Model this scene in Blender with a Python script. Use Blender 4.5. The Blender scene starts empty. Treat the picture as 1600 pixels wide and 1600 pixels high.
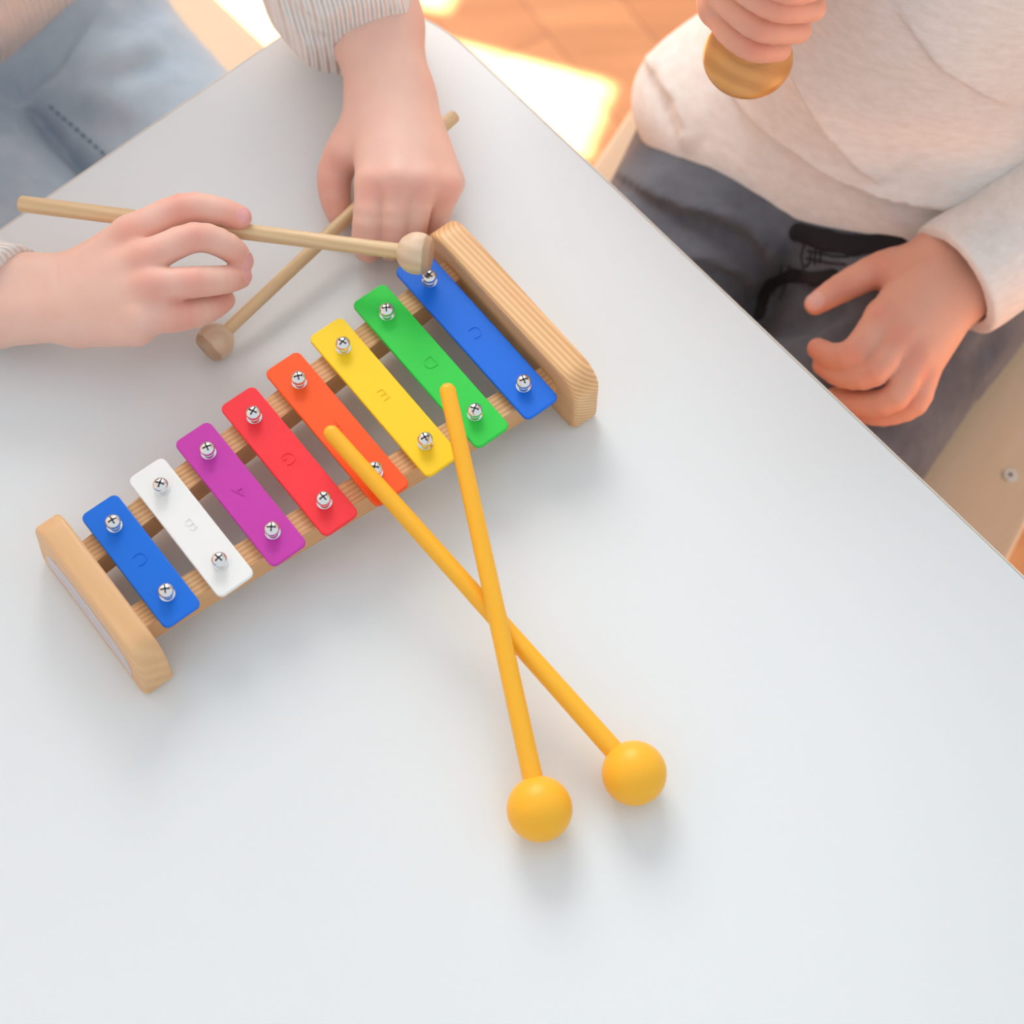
import bpy, bmesh, math
import numpy as np
from mathutils import Vector, Matrix
C = bpy.context.scene.collection
PI = math.pi
# ------------------------------------------------------------------ frame of the place
TZ = 0.52                       # table top height
H = 0.8165                      # camera height above the table top
PITCH = math.radians(65); FPX = 3000.0
_s, _c = math.sin(PITCH), math.cos(PITCH)
def ray(px, py):
    X = (px-800)/FPX; Y = -(py-800)/FPX
    return np.array([X, _c+Y*_s, -_s+Y*_c])
CAM = np.array([0, 0, TZ+H])
def W(px, py, z=0.0):
    """world point seen at a pixel, z millimetres above the table top"""
    d = ray(px, py); t = (z/1000.0-H)/d[2]
    return CAM + d*t
# ------------------------------------------------------------------ object helpers
def V(a): return Vector((float(a[0]), float(a[1]), float(a[2])))
def empty(name, label, cat, loc=(0,0,0), rotz=0, group=None):
    o = bpy.data.objects.new(name, None); C.objects.link(o)
    o.location = V(loc); o.rotation_euler = (0,0,rotz); o.empty_display_size = .02
    o['label'] = label; o['category'] = cat
    if group: o['group'] = group
    return o
def link(name, me, m, parent=None, label=None, inv=None):
    o = bpy.data.objects.new(name, me); C.objects.link(o)
    if m is not None:
        me.materials.clear(); me.materials.append(m)
    if parent is not None: o.parent = parent
    if inv is not None: o.matrix_parent_inverse = inv
    if label: o['label'] = label
    return o
def wlink(name, me, m, parent, label=None):
    """mesh written in world coordinates under a parent that stands elsewhere"""
    R = Matrix.Translation(parent.location) @ Matrix.Rotation(parent.rotation_euler.z, 4, 'Z')
    me.transform(R.inverted())
    return link(name, me, m, parent, label)
def bm_mesh(bm, smooth=True, name='m'):
    me = bpy.data.meshes.new(name); bm.to_mesh(me); bm.free()
    if smooth:
        me.polygons.foreach_set('use_smooth', [True]*len(me.polygons))
    return me
def prism(poly, z0, z1, bevel=0.0, seg=3, smooth=False):
    bm = bmesh.new()
    v0 = [bm.verts.new((x, y, z0)) for x, y in poly]; v1 = [bm.verts.new((x, y, z1)) for x, y in poly]
    n = len(poly)
    bm.faces.new(v1); bm.faces.new(v0[::-1])
    for i in range(n): bm.faces.new((v0[i], v0[(i+1)%n], v1[(i+1)%n], v1[i]))
    bmesh.ops.recalc_face_normals(bm, faces=bm.faces)
    if bevel > 0:
        es = [e for e in bm.edges if abs(e.verts[0].co.z-e.verts[1].co.z) < 1e-7]
        bmesh.ops.bevel(bm, geom=es, offset=bevel, segments=seg, profile=.5, affect='EDGES')
    return bm
def auto(me, deg=40):
    me.polygons.foreach_set('use_smooth', [True]*len(me.polygons))
    bm = bmesh.new(); bm.from_mesh(me)
    for e in bm.edges:
        if len(e.link_faces) == 2 and e.calc_face_angle(0) > math.radians(deg): e.smooth = False
    bm.to_mesh(me); bm.free(); return me
def rrect(x0, x1, y0, y1, r, n=6):
    P = []
    for cx, cy, a0 in ((x1-r, y1-r, 0), (x0+r, y1-r, 90), (x0+r, y0+r, 180), (x1-r, y0+r, 270)):
        for i in range(n+1):
            a = math.radians(a0+90*i/n); P.append((cx+r*math.cos(a), cy+r*math.sin(a)))
    return P
def box(x0, x1, y0, y1, z0, z1, bevel=0.0):
    bm = bmesh.new(); bmesh.ops.create_cube(bm, size=1)
    for v in bm.verts:
        v.co = Vector((x0+(v.co.x+.5)*(x1-x0), y0+(v.co.y+.5)*(y1-y0), z0+(v.co.z+.5)*(z1-z0)))
    if bevel: bmesh.ops.bevel(bm, geom=list(bm.edges), offset=bevel, segments=3, profile=.5, affect='EDGES')
    return bm
def lathe(prof, n=48, facets=None):
    """prof: (r, z) pairs, closed at both ends on the axis"""
    bm = bmesh.new(); rings = []
    n = facets or n
    for r, z in prof:
        if r < 1e-7: rings.append([bm.verts.new((0, 0, z))])
        else: rings.append([bm.verts.new((r*math.cos(2*PI*i/n), r*math.sin(2*PI*i/n), z)) for i in range(n)])
    for a, b in zip(rings, rings[1:]):
        for i in range(n):
            j = (i+1) % n
            if len(a) == 1: bm.faces.new((a[0], b[i], b[j]))
            elif len(b) == 1: bm.faces.new((a[i], a[j], b[0]))
            else: bm.faces.new((a[i], a[j], b[j], b[i]))
    bmesh.ops.recalc_face_normals(bm, faces=bm.faces)
    return bm
def tube(pts, r, n=8, name='tube'):
    bm = bmesh.new(); rings = []
    P = [V(p) for p in pts]
    for i, p in enumerate(P):
        t = (P[min(i+1, len(P)-1)]-P[max(i-1, 0)]).normalized()
        u = t.cross(Vector((0, 0, 1)));
        if u.length < 1e-4: u = t.cross(Vector((1, 0, 0)))
        u.normalize(); w = t.cross(u)
        rings.append([bm.verts.new(p+(u*math.cos(2*PI*k/n)+w*math.sin(2*PI*k/n))*r) for k in range(n)])
    for a, b in zip(rings, rings[1:]):
        for k in range(n): bm.faces.new((a[k], a[(k+1)%n], b[(k+1)%n], b[k]))
    bm.faces.new(rings[0][::-1]); bm.faces.new(rings[-1])
    bmesh.ops.recalc_face_normals(bm, faces=bm.faces)
    return bm
# ------------------------------------------------------------------ materials
def srgb(r, g, b):
    f = lambda c: (c/255/12.92) if c/255 <= .04045 else ((c/255+.055)/1.055)**2.4
    return (f(r), f(g), f(b), 1)
def newmat(name):
    m = bpy.data.materials.new(name); m.use_nodes = True
    return m, m.node_tree.nodes, m.node_tree.links, m.node_tree.nodes['Principled BSDF']
def plain(name, col, rough=.5, metal=0, coat=0, bump=0, bscale=200, spec=.5, var=0, vscale=30):
    m, N, L, b = newmat(name)
    b.inputs['Base Color'].default_value = col; b.inputs['Roughness'].default_value = rough
    b.inputs['Metallic'].default_value = metal; b.inputs['Coat Weight'].default_value = coat
    b.inputs['Specular IOR Level'].default_value = spec
    tc = N.new('ShaderNodeTexCoord')
    if bump:
        n = N.new('ShaderNodeTexNoise'); n.inputs['Scale'].default_value = bscale; n.inputs['Detail'].default_value = 3
        L.new(tc.outputs['Object'], n.inputs['Vector'])
        bp = N.new('ShaderNodeBump'); bp.inputs['Strength'].default_value = bump; bp.inputs['Distance'].default_value = .001
        L.new(n.outputs['Fac'], bp.inputs['Height']); L.new(bp.outputs['Normal'], b.inputs['Normal'])
    if var:
        n = N.new('ShaderNodeTexNoise'); n.inputs['Scale'].default_value = vscale; n.inputs['Detail'].default_value = 4
        L.new(tc.outputs['Object'], n.inputs['Vector'])
        mx = N.new('ShaderNodeMix'); mx.data_type = 'RGBA'
        mx.inputs['A'].default_value = tuple(c*(1-var) for c in col[:3])+(1,)
        mx.inputs['B'].default_value = tuple(min(1, c*(1+var)) for c in col[:3])+(1,)
        L.new(n.outputs['Fac'], mx.inputs['Factor']); L.new(mx.outputs['Result'], b.inputs['Base Color'])
    return m
def wood(name, light, dark, axis='X', rings=260, rough=.45, contrast=.55, fleck=0, endz=None, endcol=None, stretch=18, dist=1.2):
    """straight grained timber: lines run along `axis` in the part's own space"""
    m, N, L, b = newmat(name)
    tc = N.new('ShaderNodeTexCoord'); mp = N.new('ShaderNodeMapping')
    sc = {'X': (1/stretch, 1, 1), 'Y': (1, 1/stretch, 1), 'Z': (1, 1, 1/stretch)}[axis]
    mp.inputs['Scale'].default_value = sc
    L.new(tc.outputs['Object'], mp.inputs['Vector'])
    n1 = N.new('ShaderNodeTexNoise'); n1.inputs['Scale'].default_value = 90; n1.inputs['Detail'].default_value = 4
    L.new(mp.outputs['Vector'], n1.inputs['Vector'])
    w = N.new('ShaderNodeTexWave'); w.wave_type = 'BANDS'; w.bands_direction = 'DIAGONAL'
    w.inputs['Scale'].default_value = rings; w.inputs['Distortion'].default_value = dist*3
    w.inputs['Detail'].default_value = 2; w.inputs['Detail Scale'].default_value = .6
    L.new(mp.outputs['Vector'], w.inputs['Vector'])
    r = N.new('ShaderNodeValToRGB'); r.color_ramp.elements[0].position = .05; r.color_ramp.elements[1].position = .9
    r.color_ramp.elements[0].color = (0, 0, 0, 1); r.color_ramp.elements[1].color = (1, 1, 1, 1)
    L.new(w.outputs['Fac'], r.inputs['Fac'])
    a = N.new('ShaderNodeMath'); a.operation = 'MULTIPLY'; a.inputs[1].default_value = contrast
    L.new(r.outputs['Color'], a.inputs[0])
    a2 = N.new('ShaderNodeMath'); a2.operation = 'MULTIPLY_ADD'; a2.inputs[1].default_value = .7
    L.new(n1.outputs['Fac'], a2.inputs[0]); L.new(a.outputs[0], a2.inputs[2])
    a3 = N.new('ShaderNodeMath'); a3.operation = 'SUBTRACT'; a3.inputs[1].default_value = .2; a3.use_clamp = True
    L.new(a2.outputs[0], a3.inputs[0])
    mx = N.new('ShaderNodeMix'); mx.data_type = 'RGBA'
    mx.inputs['A'].default_value = light; mx.inputs['B'].default_value = dark
    L.new(a3.outputs[0], mx.inputs['Factor'])
    out = mx.outputs['Result']
    if endz is not None:
        sp = N.new('ShaderNodeSeparateXYZ'); L.new(tc.outputs['Object'], sp.inputs[0])
        nn = N.new('ShaderNodeTexNoise'); nn.inputs['Scale'].default_value = 260; L.new(tc.outputs['Object'], nn.inputs['Vector'])
        ad = N.new('ShaderNodeMath'); ad.operation = 'MULTIPLY_ADD'; ad.inputs[1].default_value = .0018
        L.new(nn.outputs['Fac'], ad.inputs[0]); L.new(sp.outputs['Z'], ad.inputs[2])
        gt = N.new('ShaderNodeMapRange'); gt.inputs['From Min'].default_value = endz+.0006; gt.inputs['From Max'].default_value = endz+.0014
        L.new(ad.outputs[0], gt.inputs['Value'])
        m2 = N.new('ShaderNodeMix'); m2.data_type = 'RGBA'; m2.inputs['B'].default_value = endcol
        L.new(gt.outputs[0], m2.inputs['Factor']); L.new(out, m2.inputs['A']); out = m2.outputs['Result']
    L.new(out, b.inputs['Base Color']); b.inputs['Roughness'].default_value = rough
    bp = N.new('ShaderNodeBump'); bp.inputs['Strength'].default_value = .12; bp.inputs['Distance'].default_value = .0004
    L.new(a2.outputs[0], bp.inputs['Height']); L.new(bp.outputs['Normal'], b.inputs['Normal'])
    return m
def skin(name, base, red, nail):
    m, N, L, b = newmat(name)
    at = N.new('ShaderNodeAttribute'); at.attribute_name = 'flush'
    an = N.new('ShaderNodeAttribute'); an.attribute_name = 'nail'
    tc = N.new('ShaderNodeTexCoord'); n = N.new('ShaderNodeTexNoise'); n.inputs['Scale'].default_value = 70; n.inputs['Detail'].default_value = 3
    L.new(tc.outputs['Object'], n.inputs['Vector'])
    f = N.new('ShaderNodeMath'); f.operation = 'MULTIPLY_ADD'; f.inputs[1].default_value = .5; f.use_clamp = True
    g = N.new('ShaderNodeMath'); g.operation = 'MULTIPLY'; g.inputs[1].default_value = .35
    L.new(n.outputs['Fac'], g.inputs[0]); L.new(at.outputs['Fac'], f.inputs[0]); L.new(g.outputs[0], f.inputs[2])
    mx = N.new('ShaderNodeMix'); mx.data_type = 'RGBA'; mx.inputs['A'].default_value = base; mx.inputs['B'].default_value = red
    L.new(f.outputs[0], mx.inputs['Factor'])
    m2 = N.new('ShaderNodeMix'); m2.data_type = 'RGBA'; m2.inputs['B'].default_value = nail
    L.new(an.outputs['Fac'], m2.inputs['Factor']); L.new(mx.outputs['Result'], m2.inputs['A'])
    L.new(m2.outputs['Result'], b.inputs['Base Color'])
    rr = N.new('ShaderNodeMapRange'); rr.inputs['To Min'].default_value = .52; rr.inputs['To Max'].default_value = .25
    L.new(an.outputs['Fac'], rr.inputs['Value']); L.new(rr.outputs[0], b.inputs['Roughness'])
    b.inputs['Subsurface Weight'].default_value = .35; b.inputs['Subsurface Radius'].default_value = (1, .35, .2)
    b.inputs['Subsurface Scale'].default_value = .004
    n2 = N.new('ShaderNodeTexNoise'); n2.inputs['Scale'].default_value = 600; L.new(tc.outputs['Object'], n2.inputs['Vector'])
    bp = N.new('ShaderNodeBump'); bp.inputs['Strength'].default_value = .12; bp.inputs['Distance'].default_value = .0004
    L.new(n2.outputs['Fac'], bp.inputs['Height']); L.new(bp.outputs['Normal'], b.inputs['Normal'])
    return m
def cloth(name, c1, c2, scale=60, weave=1500, rough=.85, rib=False, ribd=.0008, stretch=(1, 1, 1), ribmix=None, bump=.35):
    m, N, L, b = newmat(name)
    tc = N.new('ShaderNodeTexCoord'); mp = N.new('ShaderNodeMapping'); mp.inputs['Scale'].default_value = stretch
    L.new(tc.outputs['Object'], mp.inputs['Vector'])
    n = N.new('ShaderNodeTexNoise'); n.inputs['Scale'].default_value = scale; n.inputs['Detail'].default_value = 6
    n.inputs['Roughness'].default_value = .65
    L.new(mp.outputs['Vector'], n.inputs['Vector'])
    r = N.new('ShaderNodeMapRange'); r.inputs['From Min'].default_value = .3; r.inputs['From Max'].default_value = .7
    L.new(n.outputs['Fac'], r.inputs['Value'])
    mx = N.new('ShaderNodeMix'); mx.data_type = 'RGBA'; mx.inputs['A'].default_value = c1; mx.inputs['B'].default_value = c2
    L.new(r.outputs[0], mx.inputs['Factor']); L.new(mx.outputs['Result'], b.inputs['Base Color'])
    b.inputs['Roughness'].default_value = rough; b.inputs['Sheen Weight'].default_value = .15
    b.inputs['Specular IOR Level'].default_value = .2
    n2 = N.new('ShaderNodeTexNoise'); n2.inputs['Scale'].default_value = weave; L.new(tc.outputs['Object'], n2.inputs['Vector'])
    bp = N.new('ShaderNodeBump'); bp.inputs['Strength'].default_value = bump; bp.inputs['Distance'].default_value = .0005
    L.new(n2.outputs['Fac'], bp.inputs['Height']); last = bp
    if rib:
        at = N.new('ShaderNodeAttribute'); at.attribute_name = 'rib'
        s = N.new('ShaderNodeMath'); s.operation = 'SINE'; L.new(at.outputs['Fac'], s.inputs[0])
        b2 = N.new('ShaderNodeBump'); b2.inputs['Strength'].default_value = .8; b2.inputs['Distance'].default_value = ribd
        L.new(s.outputs[0], b2.inputs['Height']); L.new(bp.outputs['Normal'], b2.inputs['Normal']); last = b2
    L.new(last.outputs['Normal'], b.inputs['Normal'])
    return m
M = {}
M['table'] = plain('white_laminate', srgb(229, 233, 234), .32, bump=.03, bscale=60)
M['edge'] = plain('pale_edging', srgb(236, 226, 214), .5)
M['chrome'] = plain('chrome_metal', (.82, .82, .82, 1), .16, metal=1)
M['slot'] = plain('dark_slot', (.04, .035, .03, 1), .6)
M['steel'] = plain('brushed_bolt', (.72, .73, .68, 1), .4, metal=.6)
M['yellow'] = plain('yellow_orange_plastic', srgb(255, 186, 46), .42, spec=.4)
M['added_wallm'] = plain('added_wall_paint', srgb(236, 232, 226), .8, bump=.05)
M['frame'] = plain('added_opening_paint', srgb(245, 245, 243), .5)  # trim of the added, unseen openings
M['grey'] = plain('grey_sheen', srgb(205, 196, 200), .3)
bars_rgb = [(12, 112, 224), (243, 243, 240), (200, 58, 172), (250, 52, 62), (255, 92, 30), (255, 212, 30), (48, 208, 72), (10, 108, 224)]
bars_name = ['blue', 'white', 'purple', 'red', 'orange', 'yellow', 'green', 'blue']
for i, c in enumerate(bars_rgb):
    M['bar%d' % i] = plain(bars_name[i]+'_enamel', srgb(*c), .38, bump=.05, bscale=90, spec=.35)
M['block'] = wood('pine_block', srgb(243, 200, 148), srgb(205, 145, 88), 'Y', rings=235, contrast=.5, dist=.6, stretch=30)
M['block2'] = wood('smooth_pine_block', srgb(236, 192, 142), srgb(208, 152, 98), 'Y', rings=60, contrast=.2)
M['rail'] = wood('pine_rail', srgb(240, 190, 136), srgb(204, 144, 88), 'X', rings=260, dist=.6)
M['stick'] = wood('beech_stick', srgb(232, 203, 160), srgb(186, 145, 95), 'Z', rings=120, contrast=.3, stretch=25)
M['head'] = wood('beech_head', srgb(228, 205, 178), srgb(196, 160, 122), 'Z', rings=90, contrast=.25, stretch=6, endz=.0035, endcol=srgb(186, 154, 124))
M['handle'] = wood('turned_wood', srgb(222, 168, 100), srgb(176, 112, 48), 'X', rings=50, contrast=.35, rough=.3, stretch=4)
M['chair'] = wood('pale_plywood', srgb(236, 208, 176), srgb(222, 184, 144), 'Y', rings=6, contrast=.18, stretch=10, rough=.55)
M['skin1'] = skin('fair_skin', srgb(242, 204, 186), srgb(232, 152, 134), srgb(240, 176, 172))
M['skin2'] = skin('warm_skin', srgb(230, 178, 154), srgb(222, 142, 120), srgb(235, 185, 170))
M['cream'] = cloth('cream_jersey', srgb(238, 236, 234), srgb(226, 221, 216), scale=110, stretch=(1, 1, 2.5))
M['knit'] = cloth('ribbed_knit', srgb(250, 242, 236), srgb(244, 234, 227), scale=90, rib=True, ribd=.0013)
M['denim1'] = cloth('pale_blue_denim', srgb(186, 206, 220), srgb(156, 178, 196), scale=16, weave=1200, bump=.25)
M['denim2'] = cloth('grey_denim', srgb(112, 118, 128), srgb(74, 78, 86), scale=18, weave=1000, bump=.5)
M['stitch'] = plain('dark_thread', srgb(38, 34, 36), .8)
M['eye'] = plain('eye_white', srgb(238, 236, 232), .2)
M['iris'] = plain('brown_iris', srgb(74, 48, 32), .15)
M['hair'] = plain('brown_hair', srgb(120, 82, 52), .6, bump=.6, bscale=150)
M['hair2'] = plain('fair_hair', srgb(186, 148, 98), .6, bump=.6, bscale=150)
# floor: orange-brown boards
def floor_mat():
    m, N, L, b = newmat('orange_wood_boards')
    tc = N.new('ShaderNodeTexCoord'); mp = N.new('ShaderNodeMapping'); mp.inputs['Rotation'].default_value = (0, 0, math.radians(58))
    L.new(tc.outputs['Object'], mp.inputs['Vector'])
    br = N.new('ShaderNodeTexBrick'); br.inputs['Scale'].default_value = 1; br.inputs['Brick Width'].default_value = .9; br.inputs['Row Height'].default_value = .075
    br.inputs['Mortar Size'].default_value = .0010; br.inputs['Color1'].default_value = srgb(232, 160, 100); br.inputs['Color2'].default_value = srgb(208, 132, 76)
    br.inputs['Mortar'].default_value = srgb(186, 118, 68)
    L.new(mp.outputs['Vector'], br.inputs['Vector'])
    mp2 = N.new('ShaderNodeMapping'); mp2.inputs['Rotation'].default_value = (0, 0, math.radians(58)); mp2.inputs['Scale'].default_value = (3, 22, 1)
    L.new(tc.outputs['Object'], mp2.inputs['Vector'])
    n = N.new('ShaderNodeTexNoise'); n.inputs['Scale'].default_value = 1.6; n.inputs['Detail'].default_value = 4; L.new(mp2.outputs['Vector'], n.inputs['Vector'])
    mx = N.new('ShaderNodeMix'); mx.data_type = 'RGBA'; mx.blend_type = 'MULTIPLY'
    r = N.new('ShaderNodeValToRGB'); r.color_ramp.elements[0].color = (.62, .5, .42, 1); r.color_ramp.elements[1].color = (1, 1, 1, 1)
    r.color_ramp.elements[0].position = .3; r.color_ramp.elements[1].position = .6
    L.new(n.outputs['Fac'], r.inputs['Fac']); mx.inputs['Factor'].default_value = .6
    L.new(br.outputs['Color'], mx.inputs['A']); L.new(r.outputs['Color'], mx.inputs['B'])
    L.new(mx.outputs['Result'], b.inputs['Base Color']); b.inputs['Roughness'].default_value = .55
    return m
M['floor'] = floor_mat()
# ------------------------------------------------------------------ implicit surfaces (bodies, clothes)
def smin(a, b, k):
    if k <= 0: return np.minimum(a, b)
    h = np.clip(.5+.5*(b-a)/k, 0, 1); return b+(a-b)*h-k*h*(1-h)
def smax(a, b, k): return -smin(-a, -b, k)
def mk(fn, lo, hi): return (fn, np.array(lo, float), np.array(hi, float))
def cone(a, b, ra, rb, flat=None):
    a = np.array(a, float); b = np.array(b, float); ab = b-a; L2 = max(float(ab@ab), 1e-12)
    r = max(ra, rb)
    if flat is None:
        def fn(p):
            q = p-a; t = np.clip((q@ab)/L2, 0, 1); q = q-t[:, None]*ab
            return np.sqrt((q*q).sum(1))-(ra+(rb-ra)*t)
    else:
        n, s = np.array(flat[0], float), flat[1]; n = n/np.linalg.norm(n)
        def fn(p):
            q = p-a; t = np.clip((q@ab)/L2, 0, 1); q = q-t[:, None]*ab
            q = q+((q@n)*(s-1))[:, None]*n
            return (np.sqrt((q*q).sum(1))-(ra+(rb-ra)*t))/max(1, s)*1.2
    return mk(fn, np.minimum(a, b)-r, np.maximum(a, b)+r)
def ell(c, ax, rad):
    """ellipsoid: ax = 3 unit axes (rows), rad = radii"""
    c = np.array(c, float); A = np.array(ax, float)/np.array(rad, float)[:, None]; m = min(rad); R = max(rad)
    return mk(lambda p: (np.sqrt((((p-c)@A.T)**2).sum(1))-1)*m, c-R, c+R)
def union(items, k=0.0):
    fs = [i[0] for i in items]
    def fn(p):
        d = fs[0](p)
        for f in fs[1:]: d = smin(d, f(p), k)
        return d
    return mk(fn, np.min([i[1] for i in items], 0), np.max([i[2] for i in items], 0))
def cut(a, b, k=0.0): return mk(lambda p: smax(a[0](p), -b[0](p), k), a[1], a[2])
def half(a, pt, n, k=0.0):
    pt = np.array(pt, float); n = np.array(n, float); n = n/np.linalg.norm(n)
    return mk(lambda p: smax(a[0](p), (p-pt)@n, k), a[1], a[2])
def chain(pts, k=.0012):
    """pts: (world xyz, radius m)"""
    return union([cone(p[0], q[0], p[1], q[1]) for p, q in zip(pts, pts[1:])], k)
def nets(shape, h, pad=3):
    fn, lo, hi = shape; B = 4
    lo = lo-pad*h; n = np.ceil((hi+pad*h-lo)/(B*h)).astype(int)
    D = np.zeros(tuple(n*B+1), np.float32)
    ii = np.stack(np.meshgrid(*[np.arange(k) for k in n], indexing='ij'), -1).reshape(-1, 3)
    dc = np.concatenate([fn(lo+(c+.5)*B*h) for c in np.array_split(ii, max(1, len(ii)//200000+1))])
    D[:-1, :-1, :-1] = np.repeat(np.repeat(np.repeat(np.sign(dc).reshape(n), B, 0), B, 1), B, 2)
    D[-1] = 1; D[:, -1] = 1; D[:, :, -1] = 1
    act = ii[np.abs(dc) < B*h*.87*2.0]
    off = np.stack(np.meshgrid(*[np.arange(B+1)]*3, indexing='ij'), -1).reshape(-1, 3)
    for ch in np.array_split(act, max(1, len(act)//3000+1)):
        g = (ch[:, None, :]*B+off[None]).reshape(-1, 3)
        D[g[:, 0], g[:, 1], g[:, 2]] = fn(lo+g*h)
    S = D < 0
    cor = [(i, j, k) for i in (0, 1) for j in (0, 1) for k in (0, 1)]
    nx, ny, nz = [s-1 for s in D.shape]
    cnt = np.zeros((nx, ny, nz), np.int8)
    for i, j, k in cor: cnt += S[i:nx+i, j:ny+j, k:nz+k]
    cells = np.argwhere((cnt > 0) & (cnt < 8))
    vals = np.stack([D[cells[:, 0]+i, cells[:, 1]+j, cells[:, 2]+k] for i, j, k in cor], 1)
    cp = np.array(cor, float); acc = np.zeros((len(cells), 3)); num = np.zeros(len(cells))
    for a in range(8):
        for b in range(a+1, 8):
            if np.abs(cp[a]-cp[b]).sum() != 1: continue
            m = (vals[:, a] < 0) != (vals[:, b] < 0)
            t = vals[m, a]/(vals[m, a]-vals[m, b])
            acc[m] += cp[a]+t[:, None]*(cp[b]-cp[a]); num[m] += 1
    vert = lo+(cells+acc/num[:, None])*h
    idx = np.full((nx, ny, nz), -1, np.int32); idx[cells[:, 0], cells[:, 1], cells[:, 2]] = np.arange(len(cells))
    F = []
    for ax in range(3):
        sl0 = [slice(None)]*3; sl1 = [slice(None)]*3; sl0[ax] = slice(0, -1); sl1[ax] = slice(1, None)
        A = S[tuple(sl0)]; Bm = S[tuple(sl1)]
        e = np.argwhere(A != Bm); b, c = [(1, 2), (2, 0), (0, 1)][ax]
        e = e[(e[:, b] > 0) & (e[:, c] > 0) & (e[:, b] < D.shape[b]-1) & (e[:, c] < D.shape[c]-1)]
        ins = A[e[:, 0], e[:, 1], e[:, 2]]
        q = []
        for db, dc_ in ((-1, -1), (0, -1), (0, 0), (-1, 0)):
            g = e.copy(); g[:, b] += db; g[:, c] += dc_; q.append(idx[g[:, 0], g[:, 1], g[:, 2]])
        q = np.stack(q, 1); q[~ins] = q[~ins][:, ::-1]; F.append(q)
    F = np.concatenate(F); F = F[(F >= 0).all(1)]
    return vert, F
def mesh_np(parts, attrs=None, name='body'):
    vs, fs, o = [], [], 0
    for v, f in parts: vs.append(v); fs.append(f+o); o += len(v)
    v = np.concatenate(vs); f = np.concatenate(fs)
    me = bpy.data.meshes.new(name)
    me.vertices.add(len(v)); me.vertices.foreach_set('co', v.astype(np.float32).ravel())
    me.loops.add(f.size); me.loops.foreach_set('vertex_index', f.astype(np.int32).ravel())
    me.polygons.add(len(f)); me.polygons.foreach_set('loop_start', np.arange(0, f.size, 4, dtype=np.int32))
    me.polygons.foreach_set('use_smooth', np.ones(len(f), bool))
    me.update(calc_edges=True); me.validate()
    for k, a in (attrs or {}).items():
        at = me.attributes.new(k, 'FLOAT', 'POINT'); at.data.foreach_set('value', a(v).astype(np.float32))
    return me
def hit(shape, px, py):
    """point of a shape first met along the sight line of a pixel"""
    d = ray(px, py); d = d/np.linalg.norm(d); t = np.linspace(.4, 1.7, 2600); p = CAM+t[:, None]*d
    v = shape[0](p); i = np.argmax(v < 0)
    return p[i] if v[i] < 0 else None
def crease(shape, poly, r, depth, k, ridge=False, step=26):
    """a fold pressed into (or raised from) a garment along a line"""
    P = []
    for (x0, y0), (x1, y1) in zip(poly, poly[1:]):
        n = max(1, int(math.hypot(x1-x0, y1-y0)/step))
        for i in range(n): P.append((x0+(x1-x0)*i/n, y0+(y1-y0)*i/n))
    P.append(poly[-1]); pts = []
    for i, (x, y) in enumerate(P):
        h = hit(shape, x, y)
        if h is None: continue
        e = 1e-3; g = np.array([shape[0]((h+np.eye(3)[j]*e)[None])[0]-shape[0]((h-np.eye(3)[j]*e)[None])[0] for j in range(3)])
        g = g/max(np.linalg.norm(g), 1e-9); f = math.sin(PI*(i+.7)/(len(P)+.4))**.5
        pts.append((h+g*((r-depth*f) if not ridge else -(r-depth*f)), r*(.4+.6*f) if not ridge else r*(.5+.5*f)))
    if len(pts) < 2: return shape
    c = chain(pts, r*.5)
    return mk(lambda p: smax(shape[0](p), -c[0](p), k), shape[1], shape[2]) if not ridge else union([shape, c], k)
def step_fold(shape, poly, A, w, edge=.0015, side=1):
    """cloth lapping over itself: one side of a line stands proud and eases away over width w"""
    P, G = [], []
    for (x0, y0), (x1, y1) in zip(poly, poly[1:]):
        n = max(1, int(math.hypot(x1-x0, y1-y0)/22))
        for i in range(n): P.append((x0+(x1-x0)*i/n, y0+(y1-y0)*i/n))
    P.append(poly[-1]); H = []
    for x, y in P:
        h = hit(shape, x, y)
        if h is None: continue
        e = 1e-3; g = np.array([shape[0]((h+np.eye(3)[j]*e)[None])[0]-shape[0]((h-np.eye(3)[j]*e)[None])[0] for j in range(3)])
        H.append(h); G.append(g/max(np.linalg.norm(g), 1e-9))
    n = len(H)
    if n < 2: return shape
    H = np.array(H); G = np.array(G)
    def fn(p):
        d = shape[0](p); m = np.abs(d) < .03
        if not m.any(): return d
        q = p[m]; best = np.full(len(q), 9.0); s = np.zeros(len(q)); u = np.zeros(len(q))
        for i in range(n-1):
            a_, b_ = H[i], H[i+1]; ab = b_-a_; L = ab@ab; t = np.clip(((q-a_)@ab)/L, 0, 1)
            r = q-a_-t[:, None]*ab; nr = G[i]; lat = np.cross(ab/math.sqrt(L), nr)*side
            r = r-(r@nr)[:, None]*nr; dist = np.sqrt((r*r).sum(1)); k = dist < best
            best[k] = dist[k]; s[k] = (np.sign(r@lat)*dist)[k]; u[k] = ((i+t)/(n-1))[k]
        fade = np.clip(np.sin(PI*np.clip(u, .0, 1)), 0, 1)**.6
        up = np.clip(.5+s/(2*edge), 0, 1); up = up*up*(3-2*up)
        d = d.copy(); d[m] -= A*fade*up*np.exp(-np.maximum(s, 0)/w); return d
    return mk(fn, shape[1]-A, shape[2]+A)
def Wf(L): return [(W(x, y, z), r/1000) for x, y, z, r in L]
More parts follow.
